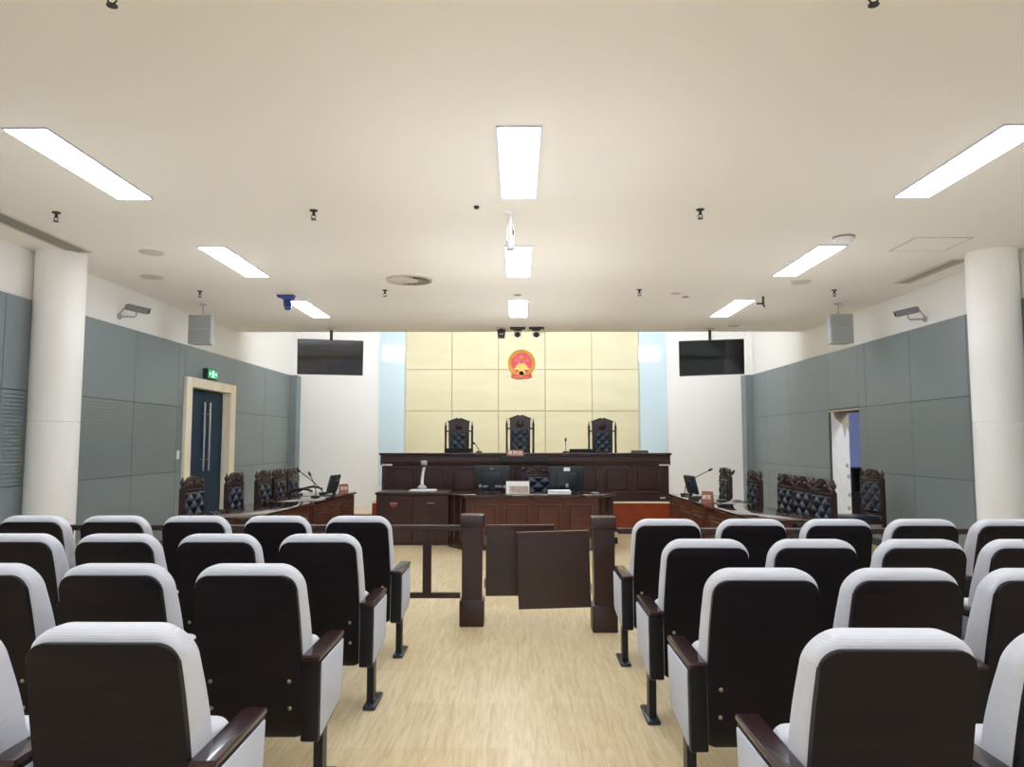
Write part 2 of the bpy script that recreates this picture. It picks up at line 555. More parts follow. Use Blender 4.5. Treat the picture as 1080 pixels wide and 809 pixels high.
# ------------------------------------------------------------------ ceiling lights
def make_light():
    t = thing('ceiling_light', 'x', 'ceiling light', group=None)
    w, l = .146, .685
    f = MB()
    for x0, x1, y0, y1 in ((-w, -w + .012, -l, l), (w - .012, w, -l, l), (-w + .012, w - .012, -l, -l + .012), (-w + .012, w - .012, l - .012, l)):
        f.box(x0, x1, y0, y1, -.012, 0)
    f.build('frame', M['lamp_frame'], t, smooth=0)
    d = MB(); d.box(-w + .012, w - .012, -l + .012, l - .012, -.017, -.001, .003, 1)
    d.build('diffuser', M['lamp'], t, smooth=0)
    return t
CEIL_FILL = 8.6
LY = [10.98, 8.08, 5.21, 2.32, -.55, -3.3]
which = ['first from the bench', 'second from the bench', 'third from the bench', 'fourth from the bench', 'fifth from the bench', 'sixth from the bench']
proto = None
for cx, col in ((0.01, 'middle column over the aisle'), (-3.15, 'column on the cream-framed door side'), (3.22, 'column on the open doorway side')):
    for k, y in enumerate(LY):
        if k == 0:
            w = 'closest to the bench'
        else:
            w = which[k]
        lab = 'long white ceiling light, %s, %s' % (w, col)
        if proto is None:
            proto = make_light(); proto.location = (cx, y, CEIL); proto['label'] = lab; proto['group'] = 'ceiling light panels'
        else:
            dup(proto, (cx, y, CEIL), 0, lab, 'ceiling light panels')
# unseen fill lights hung below the panels, added to brighten the ceiling
for cx in (0.01, -3.15, 3.22):
    for y in LY:
        ld = bpy.data.lights.new('ceiling_fill_light', 'AREA')
        ld.shape = 'RECTANGLE'; ld.size = 2.4; ld.size_y = 2.4; ld.energy = CEIL_FILL * (.15 if y < 3 else .72 if y < 6 else 1.0 if y < 9 else .85) * (1.45 if abs(cx) < 1 else .72); ld.color = (.95, .98, 1)
        lo = bpy.data.objects.new('ceiling_fill_light', ld); C.objects.link(lo)
        lo.location = (cx, y, 2.35); lo.rotation_euler = (PI, 0, 0)
# wall washers on the upstand above the bench, facing the end wall
for i, x in enumerate((-3.2, -1.6, 0.1, 1.8, 3.4)):
    t = thing('wall_washer', 'slim white wall washer lamp on the upstand above the bench', 'wall light', (x, CEND, 3.86), 0, 'wall washers facing the stone wall')
    b = MB(); b.box(-.42, .42, 0, .03, -.2, .2, .004, 1); b.build('housing', M['white_plastic'], t, smooth=0)
    b = MB(); b.box(-.4, .4, .03, .038, -.18, .18); b.build('diffuser', M['washer'], t, smooth=0)
# a lamp in the passage beyond the open doorway
t = dup(proto, (XR + .75, 11.15, 2.8), 0, 'long white ceiling light just inside the passage by the open doorway', 'passage lights')
dup(proto, (XR + 1.6, 13.6, 2.8), 0, 'long white light panel added deeper in the passage to brighten its wall', 'passage lights')  # unseen extra panel, added to brighten the lavender wall

# ------------------------------------------------------------------ auditorium seats
PROF = [(1.02, -.012), (.95, 0), (.88, .022), (.8, .043), (.7, .066), (.6, .088), (.5, .105), (.4, .12), (.34, .132), (.3, .146), (.26, .17), (.24, .185)]
def prof(z):
    if z >= PROF[0][0]: return PROF[0][1]
    for (z1, y1), (z0, y0) in zip(PROF, PROF[1:]):
        if z >= z0:
            return y0 + (y1 - y0) * (z - z0) / (z1 - z0)
    return PROF[-1][1]
ZS = [.27, .3, .34, .38, .42, .46, .5, .55, .6, .65, .7, .75, .8, .84, .88, .91, .94, .97]
def bend(co):
    return Vector((co.x, co.y + prof(co.z), co.z))

def make_seat(side):
    """side=+1: the arm stand is on the +x side. Faces +y."""
    t = thing('auditorium_seat', 'x', 'seat')
    b = MB(); b.prism(rrect(-.207, .207, .245, .95, .03, .055), 'y', -.014, .012, .007, 3); b.slice_z(ZS); b.deform(bend)
    b.deform(lambda co: Vector((co.x * (1 + .05 * math.sin(max(0, min(1, (.95 - co.z) / .7)) * PI)), co.y, co.z)))
    shell = b.build('back_shell', M['shell'], t, 30)
    for sx in (-1, 1):
        for z in (.5, .385):
            q = MB(); q.lathe([(.0085, 0), (.0085, -.004), (.004, -.007)], (sx * .165, prof(z) - .0135, z), 12, 'y')
            q.build('bolt', M['bolt'], shell)
    b = MB()
    layers = [(.006, .034), (.009, .02), (.015, .009), (.024, .002), (.04, 0), (.07, 0), (.098, .001), (.112, .006), (.121, .015), (.127, .028), (.129, .042)]
    b.loft([(y, rrect(-.222 + i, .222 - i, .41 + i, .988 - i, .05 - i, .1 - i, 12)) for y, i in layers]); b.slice_z([.4613 + .0237 * k for k in range(18)])
    def cush(co):
        s = max(0, min(1, (co.z - .42) / .55))
        y = co.y + max(0, co.y - .03) / .1 * (.028 * math.sin(s * PI) ** 2 + .05 * (1 - s) ** 2 - .015 * s ** 3)
        return bend(Vector((co.x * (1 + .03 * (1 - s)), y, co.z)))
    b.deform(cush)
    b.build('back_cushion', M['fabric'], t, 60)
    # the seat tips up when nobody sits on it
    lean = Matrix.Translation((0, .3, .34)) @ Matrix.Rotation(R(-7), 4, 'X')
    b = MB(); b.box(-.222, .222, -.08, .085, -.03, .29, .05, 5, lean); b.build('seat_cushion', M['fabric'], t, 60)
    b = MB(); b.box(-.2, .2, .083, .097, -.02, .25, .006, 2, lean); b.build('seat_pan', M['shell'], t)
    # arm stand
    xc = side * .262
    b = MB(); b.prism([(.055, .272), (.075, .262), (.41, .305), (.452, .34), (.475, .592), (.065, .592)], 'x', xc - .036, xc + .036, .006, 2)
    arm = b.build('armrest', M['arm_black'], t, 30)
    for s in (-1, 1):
        q = MB(); q.prism([(.085, .285), (.405, .325), (.436, .355), (.46, .58), (.09, .58)], 'x', xc + s * .034, xc + s * .043, .004, 2)
        q.build('side_panel', M['side_fabric'], arm, 30)
    q = MB(); q.prism([(.056, .592), (.482, .592), (.488, .603), (.478, .614), (.064, .614), (.056, .606)], 'x', xc - .039, xc + .039, .006, 3)
    q.build('arm_cap', M['arm_wood'], arm, 30)
    b = MB(); b.box(xc - .02, xc + .02, .2, .275, .018, .31, .004, 1)
    leg = b.build('leg', M['leg_metal'], t)
    q = MB(); q.box(xc - .036, xc + .036, .16, .42, 0, .024, .01, 2)
    for y in (.185, .36): q.lathe([(.011, .022), (.011, .03), (.006, .033)], (xc, y, 0), 10)
    q.build('foot', M['foot_metal'], leg)
    return t

rowname = ['rearmost row', 'second row from the back', 'third row from the back', 'front row by the railing']
seatname = ['beside the aisle', 'second from the aisle', 'third from the aisle', 'fourth from the aisle', 'fifth from the aisle']
for side, x0, rows, counts, sidename in ((1, -1.095, (2.05, 3.06, 4.06, 5.05), (2, 3, 4, 5), 'cream-framed door side'),
                                         (-1, .985, (2.0, 2.97, 3.86, 4.87), (2, 3, 4, 5), 'open doorway side')):
    first = make_seat(side)
    used = False
    for r, y in enumerate(rows):
        for k in range(counts[r]):
            x = x0 - side * .56 * k + (-.045, -.025, 0, 0)[r] * (side > 0) + (.025, 0, 0, 0)[r] * (side < 0)
            lab = 'pale grey auditorium seat, %s, %s, %s' % (seatname[k], rowname[r], sidename)
            if not used:
                used = True
                first.location = (x, y, 0); first['label'] = lab; first['group'] = 'auditorium seats'
            else:
                dup(first, (x, y, 0), 0, lab, 'auditorium seats')

# ------------------------------------------------------------------ railing and gate
def rail(name, x0, x1, y, stiles, label):
    t = thing(name, label, 'railing', ((x0 + x1) / 2, y, 0))
    cx = (x0 + x1) / 2
    b = MB(); b.box(x0 - cx, x1 - cx, -.035, .035, .762, .805, .006, 1); b.build('top_rail', M['gate_wood'], t)
    b = MB(); b.box(x0 - cx, x1 - cx, -.022, .022, .212, .256, .004, 1); b.build('bottom_rail', M['gate_wood'], t)
    for x in stiles:
        b = MB(); b.box(x - cx - .035, x - cx + .035, -.02, .02, 0 if x in stiles[1:] else .256, .762); b.build('stile', M['gate_wood'], t, 0)
    return t
rail('railing', XL + .06, -.474, 6.18, [-.75, -1.75, -2.75, -3.75, -4.75], 'dark wooden railing joined to the gate post on the cream-framed door side')
rail('railing', .8, XR - .06, 5.98, [1.75, 2.75, 3.75, 4.75], 'dark wooden railing joined to the gate post on the open doorway side')
def gate_post(x, y, label):
    t = thing('gate_post', label, 'post', (x, y, 0), 0, 'gate posts')
    b = MB(); b.box(-.082, .082, -.08, .08, .2, .83, .004, 1); b.build('shaft', M['gate_wood'], t)
    b = MB(); b.box(-.1, .1, -.1, .1, 0, .21, .01, 2); b.build('base', M['gate_wood'], t)
    b = MB(); b.box(-.097, .097, -.095, .095, .795, .895, .006, 2); b.build('cap', M['gate_wood'], t)
    return t
gate_post(-.375, 6.18, 'square dark gate post whose gate leaf swings behind the other leaf')
p = gate_post(.688, 6.0, 'square dark gate post carrying the sagging gate leaf')
b = MB(); b.box(.08, .115, -.02, .02, .68, .73, .004, 1); b.build('latch', M['black'], p)
t = thing('gate_leaf', 'dark wooden gate leaf hanging behind the sagging leaf', 'gate', (-.27, 6.2, 0), R(2))
b = MB(); b.box(.005, .575, -.014, .014, .225, .795, .003, 1); b.build('panel', M['gate_wood'], t)
b = MB(); b.box(.005, .575, -.018, .018, .795, .806); b.build('top_edge', M['desk_wood'], t, 0)
for z in (.33, .68):
    b = MB(); b.tube([(0, -.012, z - .04), (0, -.012, z + .04)], .008, 8); b.build('hinge', M['steel'], t)
t = thing('gate_leaf', 'dark wooden gate leaf sagging in front of the other leaf', 'gate', (.584, 5.98, 0), R(1.5))
mt = Matrix.Translation((0, 0, .48)) @ Matrix.Rotation(R(-1.5), 4, 'Y') @ Matrix.Translation((0, 0, -.48))
b = MB(); b.box(-.585, -.008, -.016, .016, .185, .78, .003, 1, mt); b.build('panel', M['gate_wood'], t)
b = MB(); b.box(-.585, -.008, -.02, .02, .78, .79, 0, 1, mt); b.build('top_edge', M['desk_wood'], t, 0)
for z in (.33, .68):
    b = MB(); b.tube([(-.002, -.014, z - .04), (-.002, -.014, z + .04)], .008, 8); b.build('hinge', M['steel'], t)

# ------------------------------------------------------------------ panelled furniture
def raised_panel(x0, x1, z0, z1, y, m, parent, name='front_panel'):
    """a moulded frame and raised field on a front that faces -y"""
    b = MB()
    f = .022
    for xa, xb, za, zb in ((x0, x1, z0, z0 + f), (x0, x1, z1 - f, z1), (x0, x0 + f, z0 + f, z1 - f), (x1 - f, x1, z0 + f, z1 - f)):
        b.box(xa, xb, y - .016, y + .002, za, zb, .006, 2)
    i = f + .02
    b.box(x0 + i, x1 - i, y - .014, y + .002, z0 + i, z1 - i, .0135, 1)
    return b.build(name, m, parent, 30)

# judges' bench
t = thing('judges_bench', 'long dark panelled judges bench on the platform below the stone wall', 'judges bench', (.125, 12.4, .5))
W = 2.43
b = MB(); b.box(-W + .03, W - .03, .02, .08, .1, .64); b.box(-W + .03, -W + .09, .02, .7, .1, .64); b.box(W - .09, W - .03, .02, .7, .1, .64)
b.build('body', M['dark_wood'], t, 0)
b = MB(); b.box(-W + .01, W - .01, -.01, .1, 0, .085, .004, 1); b.box(-W + .02, W - .02, 0, .1, .085, .105, .004, 1); b.build('plinth', M['dark_wood'], t)
b = MB()
b.prism([(.12, .6), (-.004, .6), (-.01, .625), (-.028, .64), (-.03, .665), (-.012, .672), (-.012, .745), (-.03, .758), (-.03, .77), (.12, .77)], 'x', -W, W, .002, 1)
b.build('cornice', M['dark_wood'], t, 30)
b = MB(); b.box(-W - .02, W + .02, -.045, .72, .77, .805, .008, 2); b.build('top', M['top_wood'], t)
n = 9
for k in range(n):
    c = -W + .13 + (2 * W - .26) * (k + .5) / n
    raised_panel(c - .205, c + .205, .145, .565, .02, M['dark_wood'], t)
for s in (-1, 1):
    b = MB(); b.box(s * (W - .075) - .05, s * (W - .075) + .05, .002, .03, .105, .6, .006, 1); b.build('pilaster', M['dark_wood'], t)
b = MB(); b.box(-.42, .38, -.13, -.031, .66, .755, .004, 1); b.build('centre_ledge', M['black'], t)
for x, lab in ((-2.19, 'white strip under the bench top, end nearer the cabinet'), (2.45, 'white strip under the bench top, end nearer the orange riser')):
    b = MB(); b.box(-.085, .085, -.012, 0, -.012, .012, .003, 1); o = b.build('cable_strip', M['white_plastic']); o.location = (x, 12.385, 1.105); tag(o, lab, 'strip')
b = MB(); b.box(-.05, .05, -.01, 0, -.022, .022, .003, 1); b.slot = 1
for x in (-.03, 0, .03): b.box(x - .009, x + .009, -.014, -.009, -.012, .012)
o = b.build('wall_socket', [M['black'], M['white_plastic']]); o.location = (2.42, 12.389, .56); tag(o, 'small dark socket with white inserts on the bench plinth', 'socket')

# cabinet with the document camera
t = thing('low_cabinet', 'plain dark two-door cabinet beside the clerk desk', 'cabinet', (-1.53, 10.78, 0))
b = MB(); b.box(-.53, .53, 0, .55, .0, .725, .004, 1); b.build('body', M['dark_wood'], t, 0)
b = MB(); b.box(-.545, .53, -.03, .57, .725, .76, .008, 2); b.build('top', M['gate_wood'], t)
for s, rim in ((-1, 'cherry'), (1, 'black')):
    b = MB(); b.box(min(s * .004, s * .525), max(s * .004, s * .525), -.018, 0, .03, .715, .003, 1)
    dr = b.build('door', M['dark_wood'], t, 0)
    q = MB(); pts = [(s * .27 + .055 * math.cos(a), .595 + .05 * math.sin(a)) for a in [PI + PI * k / 12 for k in range(13)]]
    q.prism(pts, 'y', -.028, -.018, .003, 1); q.slot = 1; q.box(s * .27 - .055, s * .27 + .055, -.034, -.018, .595, .612, .003, 1)
    h = q.build('handle', [M[rim], M['silver']], dr)
    h['label'] = 'reddish cup handle with a pale bar' if s < 0 else 'black cup handle with a pale bar'

# clerk desk
t = thing('clerk_desk', 'red-brown panelled clerk desk with chamfered corners in front of the bench', 'desk', (.2, 10.3, 0))
hw, ho = .92, 1.17
b = MB(); b.prism([(-hw - .03, -.05), (hw + .03, -.05), (ho + .04, .3), (ho + .04, .8), (-ho - .02, .8), (-ho - .02, .3)], 'z', .725, .76, .006, 2); b.build('top', M['top_wood'], t)
b = MB(); b.prism([(-hw, 0), (hw, 0), (hw, .03), (-hw, .03)], 'z', .1, .725); b.build('front_board', M['desk_wood'], t, 0)
for s_ in (-1, 1):
    b = MB(); b.prism([(s_ * hw, .0), (s_ * hw, .03), (s_ * (ho - .03), .36), (s_ * (ho - .03), .75), (s_ * ho, .75), (s_ * ho, .34)], 'z', .1, .725); b.build('side_board', M['dark_wood'], t, 0)
b = MB(); b.prism([(-hw - .02, -.025), (hw + .02, -.025), (ho + .02, .33), (ho + .02, .75), (ho - .03, .75), (ho - .03, .36), (hw, .03), (-hw, .03), (-ho + .03, .36), (-ho + .03, .75), (-ho - .02, .75), (-ho - .02, .33)], 'z', 0, .1, .006, 2)
b.build('plinth', M['dark_wood'], t)
for k in range(4):
    c = -hw + .04 + (2 * hw - .08) * (k + .5) / 4
    raised_panel(c - .18, c + .18, .16, .63, 0, M['desk_wood'], t)
for s in (-1, 1):
    for k, f in enumerate((.3, .72)):
        xx, yy = s * (hw + (ho - hw) * f), .34 * f - .006
        b = MB(); b.lathe([(.03, .1), (.03, .14), (.02, .16), (.024, .4), (.02, .64), (.03, .66), (.03, .72)], (xx, yy, 0), 14); b.build('pilaster', M['dark_wood'], t)

# side tables
def side_table(loc, rz, label, L=1.86, D=.72):
    t = thing('counsel_table', label, 'table', loc, rz)
    b = MB(); b.box(-L / 2, L / 2, -.03, D, .725, .76, .007, 2); b.build('top', M['top_wood'], t)
    b = MB(); b.box(-L / 2 + .02, L / 2 - .02, .005, .03, .09, .725); b.build('front_board', M['desk_wood'], t, 0)
    b = MB(); b.box(-L / 2 + .01, L / 2 - .01, -.012, .04, 0, .09, .005, 1); b.build('plinth', M['dark_wood'], t)
    for s in (-1, 1):
        b = MB(); b.box(min(s * (L / 2 - .05), s * (L / 2 - .015)), max(s * (L / 2 - .05), s * (L / 2 - .015)), -.004, .3, .0, .725); b.build('end_board', M['desk_wood'], t, 0)
    for k in range(3):
        c = -L / 2 + .07 + (L - .14) * (k + .5) / 3
        raised_panel(c - .25, c + .25, .15, .64, .005, M['desk_wood'], t)
    return t
# front edges run from (-2.38, 10.95) to (-2.6, 7.2) and from (2.13, 10.3) to (2.27, 7.1)
def along(a, b_, f): return (a[0] + (b_[0] - a[0]) * f, a[1] + (b_[1] - a[1]) * f)
A, B_ = (-2.41, 10.92), (-2.62, 7.2)
rzl = math.atan2(A[1] - B_[1], A[0] - B_[0])
for f, lab in ((.25, 'glossy dark panelled counsel table nearer the step, cream-framed door side'), (.75, 'glossy dark panelled counsel table nearer the public seats, cream-framed door side')):
    x, y = along(A, B_, f); side_table((x, y, 0), rzl, lab, 1.86, .68)
A2, B2 = (2.15, 10.52), (2.29, 7.0)
rzr = math.atan2(B2[1] - A2[1], B2[0] - A2[0])
for f, lab in ((.25, 'glossy dark panelled counsel table nearer the bench, open doorway side'), (.75, 'glossy dark panelled counsel table nearer the public seats, open doorway side')):
    x, y = along(A2, B2, f); side_table((x, y, 0), rzr, lab, 1.75, .62)

# ------------------------------------------------------------------ carved chairs
def tuft(x0, x1, z0, z1, y, depth, nx, nz, puff):
    """buttoned leather facing -y, with a plain back"""
    def fn(u, v):
        a, c = u * nx + v * nz, u * nx - v * nz
        h = math.sqrt(abs(math.sin(PI * a) * math.sin(PI * c)))
        e = min(1, min(u, 1 - u, v, 1 - v) / .06)
        return Vector((x0 + (x1 - x0) * u, y - (depth + puff * h) * math.sqrt(max(0, 1 - (1 - e) ** 2)), z0 + (z1 - z0) * v))
    b = MB(); b.quad_grid(fn, 40, 56)
    return b
def make_chair(arms=False):
    t = thing('carved_chair', 'x', 'chair')
    W = .26
    # rear posts with legs, carved finials
    for s in (-1, 1):
        b = MB(); b.box(s * (W - .022) - .022, s * (W - .022) + .022, .2, .25, 0, 1.0, .004, 1)
        leg = b.build('back_post', M['carved'], t)
        q = MB(); q.lathe([(.02, 1.0), (.022, 1.012), (.012, 1.025), (.026, 1.05), (.028, 1.066), (.018, 1.085), (.008, 1.1), (.012, 1.108), (.003, 1.12)], (s * (W - .022), .225, 0), 12)
        q.build('finial', M['carved'], leg)
        b = MB(); b.lathe([(.018, 0), (.022, .05), (.026, .3), (.03, .42)], (s * (W - .035), -.2, 0), 12); b.build('front_leg', M['carved'], t)
    b = MB()
    arch = [(-W + .05, .99)] + [(.19 * math.cos(a), 1.045 + .078 * math.sin(a)) for a in [PI - PI * k / 18 for k in range(19)]] + [(W - .05, .99)]
    arch = [(-W + .044, .985), (-W + .044, 1.02), (-.19, 1.035)] + [(.165 * math.cos(a), 1.04 + .085 * math.sin(a)) for a in [PI - PI * k / 18 for k in range(19)]] + [(.19, 1.035), (W - .044, 1.02), (W - .044, .985)]
    b.prism(arch, 'y', .205, .245, .008, 2)
    for s in (-1, 1):
        b.ball((s * .08, .205, 1.045), .03, (1.5, .4, .8), 12, 8); b.ball((s * .15, .205, 1.025), .018, (1.4, .4, .8), 10, 6)
    b.ball((0, .203, 1.075), .026, (1, .5, 1.2), 12, 8)
    b.build('crest', M['carved'], t)
    b = MB(); b.box(-W + .044, W - .044, .2, .245, .955, .985, .004, 1); b.box(-W + .044, W - .044, .2, .245, .5, .54, .004, 1); b.box(-W + .044, W - .044, .226, .243, .54, .955)
    b.build('back_frame', M['carved'], t, 0)
    tuft(-W + .047, W - .047, .54, .955, .226, .02, 2, 2.5, .035).build('backrest', M['leather'], t, 60)
    b = MB(); b.box(-W + .01, W - .01, -.22, .2, .4, .45, .006, 1); b.build('seat_frame', M['carved'], t)
    b = MB(); b.box(-W + .02, W - .02, -.22, .195, .44, .5, .03, 3); b.build('seat', M['leather'], t)
    if arms:
        for s in (-1, 1):
            b = MB(); b.tube([(s * .25, .22, .74), (s * .262, .12, .80), (s * .268, .0, .825), (s * .27, -.08, .815), (s * .27, -.15, .785)], [.014, .016, .018, .018, .014], 10)
            b.build('arm', M['black'], t)
    return t
ch = None
LEFTC = [(-3.3, 8.0, 'carved chair with blue-black tufted back, nearest the auditorium seats, by the cream-framed door'),
         (-3.21, 8.95, 'carved chair with blue-black tufted back, standing alone before the far door jamb'),
         (-3.09, 9.62, 'carved chair with blue-black tufted back, first of three close together beyond the door'),
         (-3.07, 10.2, 'carved chair with blue-black tufted back, middle of three close together beyond the door')]
RIGHTC = [(2.78, 10.72, 'carved chair with tufted back, standing before the white wall beside the bench'),
          (2.88, 9.72, 'carved chair with tufted back, standing before the grey corner strip'),
          (2.9, 8.62, 'carved chair, farthest of three close together at the table, open doorway side'),
          (2.89, 8.07, 'carved chair, middle of three close together at the table, open doorway side'),
          (2.87, 7.52, 'carved chair beside the white jamb, closest of three together to the public seats')]
for x, y, lab in LEFTC:
    if ch is None:
        ch = make_chair(); ch.location = (x, y, 0); ch.rotation_euler = (0, 0, PI / 2); ch['label'] = lab; ch['group'] = 'carved counsel chairs'
    else:
        dup(ch, (x, y, 0), PI / 2, lab, 'carved counsel chairs')
for x, y, lab in RIGHTC:
    dup(ch, (x, y, 0), -PI / 2, lab, 'carved counsel chairs')
dup(ch, (4.62, 10.13, 0), -PI / 2 + R(6), 'carved chair alone with its back to the grey wall by the doorway', 'carved counsel chairs')
dup(ch, (.32, 11.28, 0), 0, 'carved chair with tufted back behind the clerk desk between two monitors', 'carved counsel chairs')
o = make_chair(True); o.location = (-3.07, 10.8, 0); o.rotation_euler = (0, 0, PI / 2)
o['label'] = 'carved chair with black curved arms, last at the table toward the bench'; o['group'] = 'carved counsel chairs'

def make_judge_chair():
    t = thing('judge_chair', 'x', 'chair')
    for s in (-1, 1):
        b = MB(); b.lathe([(.022, 0), (.022, .42), (.017, .5), (.021, .8), (.018, 1.05), (.021, 1.2), (.021, 1.3), (.024, 1.31), (.014, 1.35), (.004, 1.42)], (s * .245, .22, 0), 12); b.build('back_post', M['carved'], t)
        b = MB(); b.lathe([(.02, 0), (.025, .1), (.03, .42)], (s * .23, -.22, 0), 12); b.build('front_leg', M['carved'], t)
        b = MB(); b.tube([(s * .245, .2, .68), (s * .26, 0, .69), (s * .26, -.18, .68)], .022, 10); b.tube([(s * .25, -.16, .67), (s * .245, -.17, .44)], .018, 8); b.build('arm', M['carved'], t)
    b = MB(); b.box(-.23, .23, .205, .235, 1.22, 1.25, .004, 1); b.box(-.23, .23, .205, .235, .5, .54, .004, 1); b.build('cross_rail', M['carved'], t)
    b = MB(); b.prism([(-.185, .52), (.185, .52), (.185, 1.4), (.2, 1.405), (.2, 1.42), (.035, 1.475), (.02, 1.455), (-.02, 1.455), (-.035, 1.475), (-.2, 1.42), (-.2, 1.405), (-.185, 1.4)], 'y', .2, .245, .006, 2); b.build('back_panel', M['carved_grey'], t)
    b = MB(); b.prism([(-.205, 1.4), (0, 1.468), (.205, 1.4), (.205, 1.425), (.03, 1.492), (.012, 1.47), (-.012, 1.47), (-.03, 1.492), (-.205, 1.425)], 'y', .185, .25, .005, 1); b.build('pediment', M['carved'], t)
    b = MB(); b.lathe([(.075, .2), (.075, .19), (.06, .186), (.055, .192), (.03, .184), (.0, .18)], (0, 0, 1.33), 20, 'y'); b.deform(lambda c: c)
    b.build('medallion', M['carved'], t)
    tuft(-.15, .15, .55, 1.22, .2, .016, 2, 4.5, .03).build('backrest', M['leather_green'], t, 60)
    b = MB(); b.box(-.25, .25, -.24, .2, .4, .45, .006, 1); b.build('seat_frame', M['carved'], t)
    b = MB(); b.box(-.24, .24, -.24, .19, .44, .51, .03, 3); b.build('seat', M['leather_green'], t)
    return t
j = make_judge_chair(); j.location = (.045, 13.38, .5); j['label'] = 'tall pedimented judge chair below the red emblem, middle of the bench'; j['group'] = 'judge chairs'
for x, lab in ((-1.085, 'tall pedimented judge chair on the end of the bench above the cabinet'), (1.56, 'tall pedimented judge chair on the end of the bench above the orange riser')):
    o = dup(j, (x, 13.38, .44), 0, lab, 'judge chairs')
    o.scale = (1, 1, 1)
    o.location = (x, 13.38, .5)
# the two side chairs are a little shorter than the middle one
for o in [o for o in C.objects if o.name.startswith('judge_chair') and o is not j]:
    o.scale = (1, 1, .962)

# ------------------------------------------------------------------ things on the bench and desks
def microphone(loc, pts, label, rz=0, base=True):
    t = thing('gooseneck_microphone', label, 'microphone', loc, rz)
    b = MB(); b.box(-.05, .05, -.065, .065, 0, .028, .01, 2); b.build('base', M['black'], t)
    b = MB(); b.tube(pts, .006, 8); b.build('stem', M['dark_metal'], t)
    p, q = Vector(pts[-1]), (Vector(pts[-1]) - Vector(pts[-2])).normalized()
    b = MB(); b.tube([p - q * .01, p + q * .005, p + q * .04, p + q * .055], [.009, .016, .016, .008], 12); b.build('head', M['black'], t)
    return t
BT = 1.305
microphone((.82, 12.6, BT), [(0, 0, .025), (0, 0, .12), (0, -.005, .2)], 'thin black gooseneck microphone on the bench, upright before the stone wall')
microphone((-.66, 12.6, BT), [(0, 0, .025), (-.02, 0, .08), (-.05, 0, .13), (-.075, 0, .15)], 'thin black microphone bent over the bench beside the cabinet-side judge chair')
def lid(loc, w, h, label):
    t = thing('laptop', label, 'laptop', loc)
    b = MB(); b.box(-w / 2, w / 2, 0, .26, 0, .016, .004, 1); b.build('base', M['black'], t)
    mt = Matrix.Translation((0, 0, .012)) @ Matrix.Rotation(R(12), 4, 'X')
    b = MB(); b.box(-w / 2, w / 2, -.008, .004, 0, h, .003, 1, mt); b.build('lid', M['black'], t)
lid((-1.01, 12.55, BT), .46, .065, 'black laptop with low lid before the cabinet-side judge chair')
lid((1.09, 12.55, BT), .42, .055, 'black laptop with low lid before the judge chair above the orange riser')
b = MB(); b.prism(rrect(-.14, .14, 0, .04, .004, .018), 'y', 0, .12, .004, 2)
o = b.build('pencil_case', M['carved_grey']); o.location = (2.08, 12.55, BT); tag(o, 'small dark flat case on the bench end toward the blue glass', 'case')

def nameplate(loc, w, h, body, size, label, mp, ml, rz=0, t_=.012):
    t = thing('name_plate', label, 'name plate', loc, rz)
    b = MB(); b.prism([(-.035, 0), (.035, 0), (.012, h), (-.004, h)], 'x', -w / 2, w / 2, .003, 1); b.build('plate', mp, t)
    a = math.atan2(.031, h)
    text_mesh(body, size, .0015, 'lettering', ml, t, (0, -.0225, h * .5), (PI / 2 - a, 0, 0))
    return t
nameplate((-.04, 12.308, 1.2555), .28, .1, '审判长', .085, 'wooden name plate with three pale characters on the bench before the middle chair', M['plate_wood'], M['plate_letter'])
# the clerk's plate: a white folded card standing behind a pale plate
t = thing('folded_card', 'white folded card behind the pale name plate on the clerk desk', 'card', (0.0, 10.56, .76))
b = MB(); b.prism([(-.035, 0), (-.03, 0), (0, .165), (.03, 0), (.035, 0), (.003, .172), (-.003, .172)], 'x', -.165, .165); b.build('card', M['paper'], t, 0)
nameplate((.02, 10.46, .76), .27, .115, '书记员', .09, 'pale name plate with three characters on the clerk desk', M['plate_pale'], M['brown_letter'])

def monitor(loc, rz, w, h, label, extra=None, tilt=8, lift=.07):
    t = thing('monitor', label, 'monitor', loc, rz)     # screen faces +y, back faces -y
    mt = Matrix.Translation((0, 0, lift)) @ Matrix.Rotation(R(tilt), 4, 'X')
    b = MB(); b.box(-w / 2, w / 2, -.02, .02, 0, h, .012, 2, mt); b.box(-w * .3, w * .3, -.045, -.015, h * .18, h * .75, .014, 2, mt); b.build('casing', M['mon_back'], t)
    b = MB(); b.box(-w / 2 + .015, w / 2 - .015, .0195, .0215, .015, h - .015, 0, 1, mt); b.build('screen', M['screen'], t, 0)
    b = MB(); b.box(-.03, .03, -.05, -.025, 0, lift + h * .4, .006, 1); b.box(-.11, .11, -.1, .09, 0, .012, .005, 1); b.build('stand', M['black'], t)
    b = MB(); b.box(-.025, .025, -.0215, -.0195, h * .86, h * .9, 0, 1, mt); b.build('badge', M['silver'], t, 0)
    if extra: extra(t, mt)
    return t
def ports(t, mt):
    for x0, x1, z in ((-.19, -.15, .05), (-.13, -.06, .05), (-.02, .0, .05), (.04, .14, .05), (.16, .2, .04)):
        b = MB(); b.box(x0, x1, -.03, -.018, z - .02, z + .02, .003, 1, mt); b.build('port_cover', M['silver'], t)
monitor((-.37, 10.72, .76), 0, .5, .34, 'black computer monitor seen from behind beside the folded card', ports, 6, .05)
def sticker(t, mt):
    b = MB(); b.box(-.045, .045, -.0225, -.0195, .275, .325, 0, 1, mt); b.build('sticker', M['paper'], t, 0)
    b = MB(); b.box(-.02, .02, -.06, -.02, .05, .1, .004, 1, mt); b.build('connector', M['silver'], t, 0)
monitor((.71, 10.74, .76), 0, .5, .335, 'black computer monitor with a white sticker on its back', sticker, 6, .04)
